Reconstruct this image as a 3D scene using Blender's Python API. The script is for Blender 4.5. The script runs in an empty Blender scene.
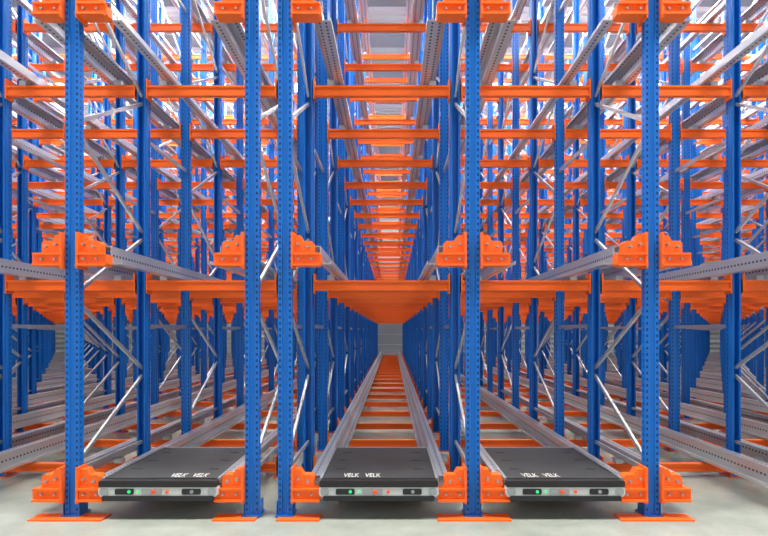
import bpy, math, random
from mathutils import Vector
random.seed(4)
S = bpy.context.scene
S.view_settings.view_transform = 'Standard'
S.view_settings.look = 'None'

# ---------------------------------------------------------------- materials
def mat(name, col, rough=0.5, metal=0.0, emit=None, es=0.0, noise=0.0, nscale=8.0, spec=0.5):
    m = bpy.data.materials.new(name); m.use_nodes = True
    nt = m.node_tree; b = nt.nodes['Principled BSDF']
    b.inputs['Base Color'].default_value = (*col, 1)
    b.inputs['Roughness'].default_value = rough
    b.inputs['Metallic'].default_value = metal
    b.inputs['Specular IOR Level'].default_value = spec
    if emit:
        b.inputs['Emission Color'].default_value = (*emit, 1)
        b.inputs['Emission Strength'].default_value = es
    if noise > 0:
        tc = nt.nodes.new('ShaderNodeTexCoord')
        n = nt.nodes.new('ShaderNodeTexNoise'); n.inputs['Scale'].default_value = nscale
        n.inputs['Detail'].default_value = 5
        nt.links.new(tc.outputs['Object'], n.inputs['Vector'])
        mx = nt.nodes.new('ShaderNodeMix'); mx.data_type = 'RGBA'
        mx.inputs[6].default_value = (*[c*(1-noise) for c in col], 1)
        mx.inputs[7].default_value = (*[min(1, c*(1+noise)) for c in col], 1)
        nt.links.new(n.outputs['Fac'], mx.inputs[0])
        nt.links.new(mx.outputs[2], b.inputs['Base Color'])
    return m

def holes_mat(name, col, hole, pitch, hw, frac, rough, metal=0.0, spec=0.5):
    """perforated steel: u = distance from hole row centre, v = length along the profile"""
    m = mat(name, col, rough, metal, spec=spec)
    nt = m.node_tree; b = nt.nodes['Principled BSDF']
    uv = nt.nodes.new('ShaderNodeUVMap'); uv.uv_map = 'UVMap'
    sp = nt.nodes.new('ShaderNodeSeparateXYZ'); nt.links.new(uv.outputs[0], sp.inputs[0])
    def M(op, a, bb):
        n = nt.nodes.new('ShaderNodeMath'); n.operation = op
        for i, v in enumerate((a, bb)):
            if v is None: continue
            if isinstance(v, (int, float)): n.inputs[i].default_value = v
            else: nt.links.new(v, n.inputs[i])
        return n.outputs[0]
    au = M('ABSOLUTE', sp.outputs[0], None)
    inu = M('LESS_THAN', au, hw)
    fr = M('FRACT', M('DIVIDE', sp.outputs[1], pitch), None)
    inv = M('LESS_THAN', fr, frac)
    h = M('MULTIPLY', inu, inv)
    mx = nt.nodes.new('ShaderNodeMix'); mx.data_type = 'RGBA'
    mx.inputs[6].default_value = (*col, 1); mx.inputs[7].default_value = (*hole, 1)
    nt.links.new(h, mx.inputs[0]); nt.links.new(mx.outputs[2], b.inputs['Base Color'])
    return m

M_BLUE = holes_mat('blue_powder_coat', (0.003, 0.145, 0.56), (0.002, 0.02, 0.09), 0.05, 0.0075, 0.45, 0.33, spec=.4)
M_BLUEP = mat('blue_plain', (0.003, 0.14, 0.54), 0.4)
M_ORANGE = mat('orange_powder_coat', (0.95, 0.150, 0.014), 0.42, spec=.35)
M_GALV = mat('galvanised_steel', (0.50, 0.52, 0.54), 0.34, 0.6, noise=0.2, nscale=14)
M_RAIL = holes_mat('galvanised_perforated_rail', (0.60, 0.62, 0.64), (0.07, 0.075, 0.09), 0.05, 0.009, 0.5, 0.30, 0.6)
M_BOLT = mat('zinc_bolt', (0.4, 0.4, 0.42), 0.4, 0.7)
M_BLACK = mat('black_grip_deck', (0.030, 0.032, 0.035), 0.6, noise=0.3, nscale=60)
M_DARK = mat('dark_plastic', (0.012, 0.012, 0.014), 0.45)
M_WHITE = mat('white_panel', (0.62, 0.64, 0.64), 0.4)
M_STEELD = mat('cart_grey_steel', (0.36, 0.38, 0.40), 0.45, 0.4)
M_GREEN = mat('green_led', (0.0, 0.5, 0.1), 0.4, emit=(0.02, 1, 0.25), es=.8)
M_RED = mat('red_orange_button', (0.9, 0.1, 0.02), 0.4)
M_TXT = mat('label_lettering', (0.75, 0.76, 0.72), 0.5)

# ---------------------------------------------------------------- mesh builder
class MB:
    def __init__(s): s.v=[]; s.f=[]; s.m=[]; s.uv=[]
    def face(s, idx, mi=0, uv=None):
        s.f.append(idx); s.m.append(mi); s.uv.append(uv or [(9,9)]*len(idx))
    def box(s, x0,x1,y0,y1,z0,z1, mi=0):
        b=len(s.v)
        s.v += [(x0,y0,z0),(x1,y0,z0),(x1,y1,z0),(x0,y1,z0),(x0,y0,z1),(x1,y0,z1),(x1,y1,z1),(x0,y1,z1)]
        for q in ((0,3,2,1),(4,5,6,7),(0,1,5,4),(1,2,6,5),(2,3,7,6),(3,0,4,7)):
            s.face([b+i for i in q], mi)
    def cbox(s, x0,x1,y0,y1,z0,z1, c, mi=0):
        """box with chamfered vertical-plane (xz) outline"""
        s.prism_y([(x0+c,z0),(x1-c,z0),(x1,z0+c),(x1,z1-c),(x1-c,z1),(x0+c,z1),(x0,z1-c),(x0,z0+c)], y0,y1,mi)
    def prism_y(s, prof, y0, y1, mi=0):
        b=len(s.v); n=len(prof)
        s.v += [(x,y0,z) for x,z in prof]+[(x,y1,z) for x,z in prof]
        a = sum(prof[i][0]*prof[(i+1)%n][1]-prof[(i+1)%n][0]*prof[i][1] for i in range(n))
        r = list(range(n)) if a>0 else list(range(n))[::-1]
        s.face([b+i for i in r], mi); s.face([b+n+i for i in r[::-1]], mi)
        for k in range(n):
            i=r[k]; j=r[(k+1)%n]
            s.face([b+j,b+i,b+n+i,b+n+j], mi)
    def prism_z(s, prof, ox, oy, z0, z1, mi=0, holes=(), flip=False):
        """prof list (x,y); holes = set of segment indices carrying a hole row"""
        b=len(s.v); n=len(prof)
        P=[(ox+x, oy+(-y if flip else y)) for x,y in prof]
        s.v += [(x,y,z0) for x,y in P]+[(x,y,z1) for x,y in P]
        for i in range(n):
            j=(i+1)%n
            if i in holes:
                L=math.dist(P[i],P[j])/2
                uv=[(-L,z0),(L,z0),(L,z1),(-L,z1)]
            else: uv=None
            q=[b+i,b+j,b+n+j,b+n+i]
            if flip:
                q=q[::-1]; uv = uv[::-1] if uv else None
            s.face(q, mi, uv)
    def sheet_y(s, prof, t, y0, y1, mi=0, holes=()):
        """thin rolled profile in xz swept along y; each segment a thin plate"""
        for k in range(len(prof)-1):
            (xa,za),(xb,zb)=prof[k],prof[k+1]
            dx,dz=xb-xa,zb-za; L=math.hypot(dx,dz); nx,nz=-dz/L*t/2,dx/L*t/2
            b=len(s.v)
            c=[(xa-nx,za-nz),(xb-nx,zb-nz),(xb+nx,zb+nz),(xa+nx,za+nz)]
            s.v += [(x,y0,z) for x,z in c]+[(x,y1,z) for x,z in c]
            h=L/2 if k in holes else None
            for i in range(4):
                j=(i+1)%4
                uv=None
                if h and i in (0,2): 
                    uv=[(-h,y0),(-h,y1),(h,y1),(h,y0)]
                s.face([b+i,b+4+i,b+4+j,b+j], mi, uv)
            s.face([b,b+1,b+2,b+3],mi); s.face([b+7,b+6,b+5,b+4],mi)
    def strut(s, p, q, w, h, mi=0):
        p=Vector(p); q=Vector(q); d=(q-p).normalized()
        sx=Vector((1,0,0)); up=d.cross(sx).normalized()
        b=len(s.v)
        for o in (p,q):
            for a,c in ((-1,-1),(1,-1),(1,1),(-1,1)):
                s.v.append(tuple(o+sx*a*w/2+up*c*h/2))
        for f in ((0,1,2,3),(7,6,5,4),(0,4,5,1),(1,5,6,2),(2,6,7,3),(3,7,4,0)):
            s.face([b+i for i in f],mi)
    def cyl_y(s, cx,cz,r,y0,y1,n=14,mi=0):
        s.prism_y([(cx+r*math.cos(2*math.pi*i/n),cz+r*math.sin(2*math.pi*i/n)) for i in range(n)],y0,y1,mi)
    def cyl_x(s, cy,cz,r,x0,x1,n=18,mi=0):
        b=len(s.v)
        for x in (x0,x1):
            s.v += [(x,cy+r*math.cos(2*math.pi*i/n),cz+r*math.sin(2*math.pi*i/n)) for i in range(n)]
        s.face([b+i for i in range(n)][::-1],mi); s.face([b+n+i for i in range(n)],mi)
        for i in range(n):
            j=(i+1)%n; s.face([b+i,b+j,b+n+j,b+n+i],mi)
    def obj(s, name, mats, parent=None, loc=(0,0,0)):
        me=bpy.data.meshes.new(name); me.from_pydata(s.v,[],s.f)
        for m in mats: me.materials.append(m)
        me.polygons.foreach_set('material_index', s.m)
        u=me.uv_layers.new(name='UVMap')
        flat=[c for f in s.uv for p in f for c in p]
        u.data.foreach_set('uv', flat)
        me.update()
        o=bpy.data.objects.new(name,me); S.collection.objects.link(o); o.location=loc
        if parent: o.parent=parent
        return o
def empty(name, loc=(0,0,0)):
    e=bpy.data.objects.new(name,None); S.collection.objects.link(e); e.location=loc; e.empty_display_size=0.3
    return e

# ---------------------------------------------------------------- racking
D0=4.2; PITCH=1.155; NROW=23
ROWS=[D0+PITCH*k for k in range(NROW)]
HT=9.3
BASES=[0.14,2.02,4.02,6.02,8.02]
RIGHT=[-0.863,0.653,2.097]+[2.097+1.447*n for n in range(1,14)]
LEFT=[-1.13,-2.58]+[-2.58-1.447*n for n in range(1,14)]

POST=[(-.060,0),(-.026,0),(-.020,.012),(.020,.012),(.026,0),(.060,0),(.060,.065),(.046,.085),
      (.046,.105),(.030,.105),(.030,.030),(-.030,.030),(-.030,.105),(-.046,.105),(-.046,.085),(-.060,.065)]
POST=[(x*.93,y*.85) for x,y in POST]
POST_H={0,4,5,15}

def build_block(xs):
    xs=sorted(xs)
    root=empty('pallet_shuttle_racking')
    up=MB(); br=MB(); bm=MB(); rl=MB(); ck=MB(); fp=MB()
    for xi,x in enumerate(xs):
        for k,y in enumerate(ROWS):
            flip=(k%2==1)
            oy = y-0.0 if not flip else y+0.09
            up.prism_z(POST,x,oy,0.012,HT,0,POST_H,flip)
            # blue foot
            fp.box(x-.075,x+.075,y-.03,y+.135,0.012,0.02,1)
            fp.box(x-.066,x-.061,y-.01,y+.11,0.012,0.13,1)
            fp.box(x+.061,x+.066,y-.01,y+.11,0.012,0.13,1)
            # frame bracing between pairs
            if k%2==0 and k+1<NROW:
                ya=y+.07; yb=ROWS[k+1]+.02
                z=0.42; side=0
                br.strut((x,ya,.36),(x,yb,.36),.022,.032)
                st=0.62; gap=.08
                while z+st<HT-.1:
                    p=(x,ya if side==0 else yb,z); q=(x,yb if side==0 else ya,z+st)
                    br.strut(p,q,.022,.032)
                    z+=st+gap; side^=1
                br.strut((x,ya,HT-.15),(x,yb,HT-.15),.03,.035)
            elif k+1<NROW:
                ya=y+.07; yb=ROWS[k+1]+.02
                for z in (1.55,3.5,5.5,7.5,9.1):
                    br.strut((x,ya,z),(x,yb,z),.025,.04)
        # foot plates (orange) at the aisle
        l=-0.29 if xi>0 else -0.05; r=0.29 if xi<len(xs)-1 else 0.05
        fp.box(x+l,x+r,D0-.10,D0+.05,0.0,0.012,0)
        for k in range(1,NROW):
            fp.box(x-.09,x+.09,ROWS[k]-.04,ROWS[k]+.145,0.0,0.012,0)
        # entry brackets with bolts
        for B in BASES:
            for sgn in (-1,1):
                if (sgn<0 and xi==0) or (sgn>0 and xi==len(xs)-1): continue
                X=lambda a: x+sgn*a
                ck.prism_y([(X(.058),B+.0),(X(.275),B+.0),(X(.295),B+.02),(X(.295),B+.095),(X(.058),B+.12)],D0-.035,D0+.06)
                a,b2=sorted((X(.062),X(.285))); ck.box(a,b2,D0-.065,D0-.035,B+.0,B+.016)
                ck.box(a,b2,D0-.055,D0-.035,B+.088,B+.104)
                ck.prism_y([(X(.058),B+.12),(X(.235),B+.10),(X(.235),B+.185),(X(.215),B+.205),(X(.15),B+.205),(X(.125),B+.25),(X(.058),B+.25)],D0-.015,D0+.07)
                a,b2=sorted((X(.057),X(.075))); ck.box(a,b2,D0-.05,D0+.09,B-.02,B+.27)
                for (bx,bz) in ((.115,.055),(.22,.055),(.11,.175),(.19,.155)):
                    ck.cyl_y(X(bx),B+bz,.010,D0-.048,D0-.012,8,1)
    # cross beams and rails per lane
    for a,b in zip(xs[:-1],xs[1:]):
        for li,B in enumerate(BASES):
            h = 0.105 if li else 0.085
            for k in range(1,NROW):
                y=ROWS[k]
                bm.box(a+.057,b-.057,y+.0,y+.045,B-h,B)           # main web
                bm.box(a+.057,b-.057,y-.012,y+.0,B-h,B-h+.02)      # lower lip
                bm.box(a+.057,b-.057,y-.012,y+.0,B-.02,B)
                zc=B-h-.03 if li else .015
                bm.box(a+.057,a+.072,y-.015,y+.09,zc,B+.07)
                bm.box(b-.072,b-.057,y-.015,y+.09,zc,B+.07)
            for x,sg in ((a,1),(b,-1)):
                prof=[(x+sg*.19,B+.150),(x+sg*.19,B+.175),(x+sg*.275,B+.175),(x+sg*.275,B+.03),(x+sg*.36,B+.03),(x+sg*.36,B+.055)]
                rl.sheet_y(prof,.006,D0+.075,ROWS[-1]+.12,0,{1,2,3})
                for k in range(1,NROW):
                    y=ROWS[k]
                    p0,p1=sorted((x+sg*.20,x+sg*.272)); 
                    rl.box(p0,p1,y-.01,y+.07,B,B+.05,1)
    up.obj('upright_posts',[M_BLUE],root)
    br.obj('frame_bracing',[M_GALV],root)
    bm.obj('cross_beams',[M_ORANGE],root)
    rl.obj('shuttle_rails',[M_RAIL,M_GALV],root)
    ck.obj('entry_brackets',[M_ORANGE,M_BOLT],root)
    fp.obj('foot_plates',[M_ORANGE,M_BLUEP],root)
build_block(RIGHT)
build_block(LEFT)

# ---------------------------------------------------------------- shuttle carts
def cart(cx,toff):
    root=empty('pallet_shuttle_cart',(cx,D0-.04,0))
    b=MB()
    L=1.12; zt=.318
    b.cbox(-.40,.40,.04,L,.15,.28,.015,2)                 # chassis
    b.box(-.46,.46,.02,L,.282,.298,2)                     # carrier frame
    b.box(-.455,.455,.03,L-.01,.298,zt,0)                 # black grip deck
    b.box(-.475,-.455,.02,L,.28,zt+.006,2); b.box(.455,.475,.02,L,.28,zt+.006,2)
    b.box(-.475,.475,L-.01,L+.01,.28,zt+.004,2)
    for sx in (-1,1):                                     # deck slots
        for yy in (.3,.6,.9):
            b.box(sx*.33-.04,sx*.33+.04,yy,yy+.018,zt,zt+.003,1)
    # front bumper housing
    b.cbox(-.475,.475,-.03,.04,.185,.268,.02,3)           # light housing
    b.cbox(-.470,.470,-.036,.045,.262,.312,.008,1)        # dark upper lip
    b.cbox(-.44,.44,-.042,-.01,.155,.194,.006,1)          # lower rubber bumper
    b.cbox(-.34,-.19,-.037,-.03,.205,.25,.008,1)          # sensor windows
    b.cbox(.19,.34,-.037,-.03,.205,.25,.008,1)
    b.cbox(-.13,.03,-.036,-.03,.206,.249,.006,2)
    b.cbox(.395,.46,-.038,-.03,.20,.254,.012,2); b.cbox(-.46,-.395,-.038,-.03,.20,.254,.012,2)
    b.cyl_y(-.225,.228,.012,-.044,-.037,12,4)
    b.cyl_y(-.155,.228,.008,-.043,-.03,12,4)
    b.cyl_y(-.03,.228,.016,-.055,-.036,14,5); b.cyl_y(.075,.228,.011,-.05,-.03,14,5)
    b.cyl_y(.27,.228,.014,-.044,-.037,14,2)
    for yy in (.14,.36,.76,.98):                          # running wheels on the rails
        for sx in (-1,1):
            a,c=sorted((sx*.40,sx*.445)); b.cyl_x(yy,.212,.038,a,c,18,1)
    b.obj('body',[M_BLACK,M_DARK,M_STEELD,M_WHITE,M_GREEN,M_RED],root)
    for i,tx in enumerate((-.088,.088)):
        c=bpy.data.curves.new('lettering','FONT'); c.body='VELK'; c.size=.062; c.align_x='CENTER'; c.extrude=.0008
        c.materials.append(M_TXT)
        o=bpy.data.objects.new('lettering_%d'%(i+1),c); S.collection.objects.link(o)
        o.parent=root; o.location=(tx+toff,.06,zt+.001); o.scale=(.9,2.4,1)
cart((-2.58-1.13)/2,.2); cart((-.863+.653)/2,-.14); cart((.653+2.097)/2,-.16)

# ---------------------------------------------------------------- room
W=25; YB=33.0; YF=-9; H=10.6
def room_box(name,x0,x1,y0,y1,z0,z1,m):
    b=MB(); b.box(x0,x1,y0,y1,z0,z1); return b.obj(name,[m])
# polished concrete
mf=mat('polished_concrete',(0.50,0.50,0.46),0.26)
nt=mf.node_tree; bs=nt.nodes['Principled BSDF']
tc=nt.nodes.new('ShaderNodeTexCoord'); n1=nt.nodes.new('ShaderNodeTexNoise'); n1.inputs['Scale'].default_value=1.6; n1.inputs['Detail'].default_value=9
n1.inputs['Roughness'].default_value=.62
nt.links.new(tc.outputs['Object'],n1.inputs['Vector'])
cr=nt.nodes.new('ShaderNodeValToRGB')
cr.color_ramp.elements[0].position=.32; cr.color_ramp.elements[0].color=(.27,.30,.26,1)
cr.color_ramp.elements[1].position=.68; cr.color_ramp.elements[1].color=(.41,.435,.39,1)
nt.links.new(n1.outputs['Fac'],cr.inputs[0]); nt.links.new(cr.outputs[0],bs.inputs['Base Color'])
room_box('floor',-W,W,YF,YB,-.2,0,mf)
# ribbed cladding
def clad(name,axis,col):
    m=mat(name,col,.55); nt=m.node_tree; bs=nt.nodes['Principled BSDF']
    tc=nt.nodes.new('ShaderNodeTexCoord'); w=nt.nodes.new('ShaderNodeTexWave'); w.bands_direction=axis
    w.inputs['Scale'].default_value=1.0; nt.links.new(tc.outputs['Object'],w.inputs['Vector'])
    bp=nt.nodes.new('ShaderNodeBump'); bp.inputs['Distance'].default_value=.05
    nt.links.new(w.outputs['Fac'],bp.inputs['Height']); nt.links.new(bp.outputs[0],bs.inputs['Normal'])
    return m
mw=clad('wall_cladding','Z',(.46,.49,.50)); mc=clad('roof_deck','Y',(.38,.40,.40))
room_box('wall_back',-W,W,YB,YB+.3,0,H,mw)
room_box('wall_left',-W-.3,-W,YF,YB,0,H,mw)
room_box('wall_right',W,W+.3,YF,YB,0,H,mw)
room_box('ceiling',-W-.3,W+.3,YF,YB+.3,H,H+.3,mc)
b=MB()
for i in range(20):
    y=-6+i*2
    b.box(-W,W,y-.1,y+.1,H-.45,H-.43); b.box(-W,W,y-.01,y+.01,H-.43,H-.02); b.box(-W,W,y-.1,y+.1,H-.02,H)
b.obj('roof_beams',[mat('roof_steel_grey',(.36,.38,.39),.5)])
# skylights
msky=mat('skylight_glazing',(.8,.85,.9),.4,emit=(.97,.99,1),es=6)
n=0
for y in (3,11,19,27):
    for x in (-19,-12,-5,5,12,19):
        n+=1
        bb=MB(); bb.box(x-2.4,x+2.4,y-.75,y+.75,H-.03,H-.005); bb.obj('window_%d'%n,[msky])
# door at the end of the centre lane
dm=MB(); y1=YB-.03
dm.box(-1.3,1.3,y1-.05,y1,0.002,2.6,0); dm.box(-1.4,-1.3,y1-.08,y1,0.002,2.7,1); dm.box(1.3,1.4,y1-.08,y1,0.002,2.7,1); dm.box(-1.3,1.3,y1-.08,y1,2.6,2.7,1)
for z in (.65,1.3,1.95): dm.box(-1.3,1.3,y1-.06,y1-.05,z-.015,z+.015,1)
dm.obj('door_1',[mat('door_grey',(.24,.26,.29),.5),M_GALV])

# ---------------------------------------------------------------- light
def area(name,loc,sx,sy,p,rot=(0,0,0),col=(1,1,1)):
    l=bpy.data.lights.new(name,'AREA'); l.shape='RECTANGLE'; l.size=sx; l.size_y=sy; l.energy=p; l.color=col
    o=bpy.data.objects.new(name,l); S.collection.objects.link(o); o.location=loc; o.rotation_euler=rot
for y,p in ((2.2,1050),(8.5,2000),(14.5,2100),(20.5,2100),(26.5,1300)):
    for x in (-16,-5.5,5.5,16):
        area('ceiling_lamp',(x,y,H-.5),8,1.5,p*(1.1 if abs(x)<10 else .7),col=(1,.985,.92))
w=bpy.data.worlds.new('World'); S.world=w; w.use_nodes=True
w.node_tree.nodes['Background'].inputs[0].default_value=(.95,.98,1,1)
w.node_tree.nodes['Background'].inputs[1].default_value=.82

# ---------------------------------------------------------------- camera
c=bpy.data.cameras.new('camera'); co=bpy.data.objects.new('camera',c); S.collection.objects.link(co)
co.location=(0,0,1.5); co.rotation_euler=(math.radians(90),0,0)
c.sensor_width=36; c.lens=521/768*36
c.shift_x=-8/768; c.shift_y=63/768
c.clip_end=200
S.camera=co
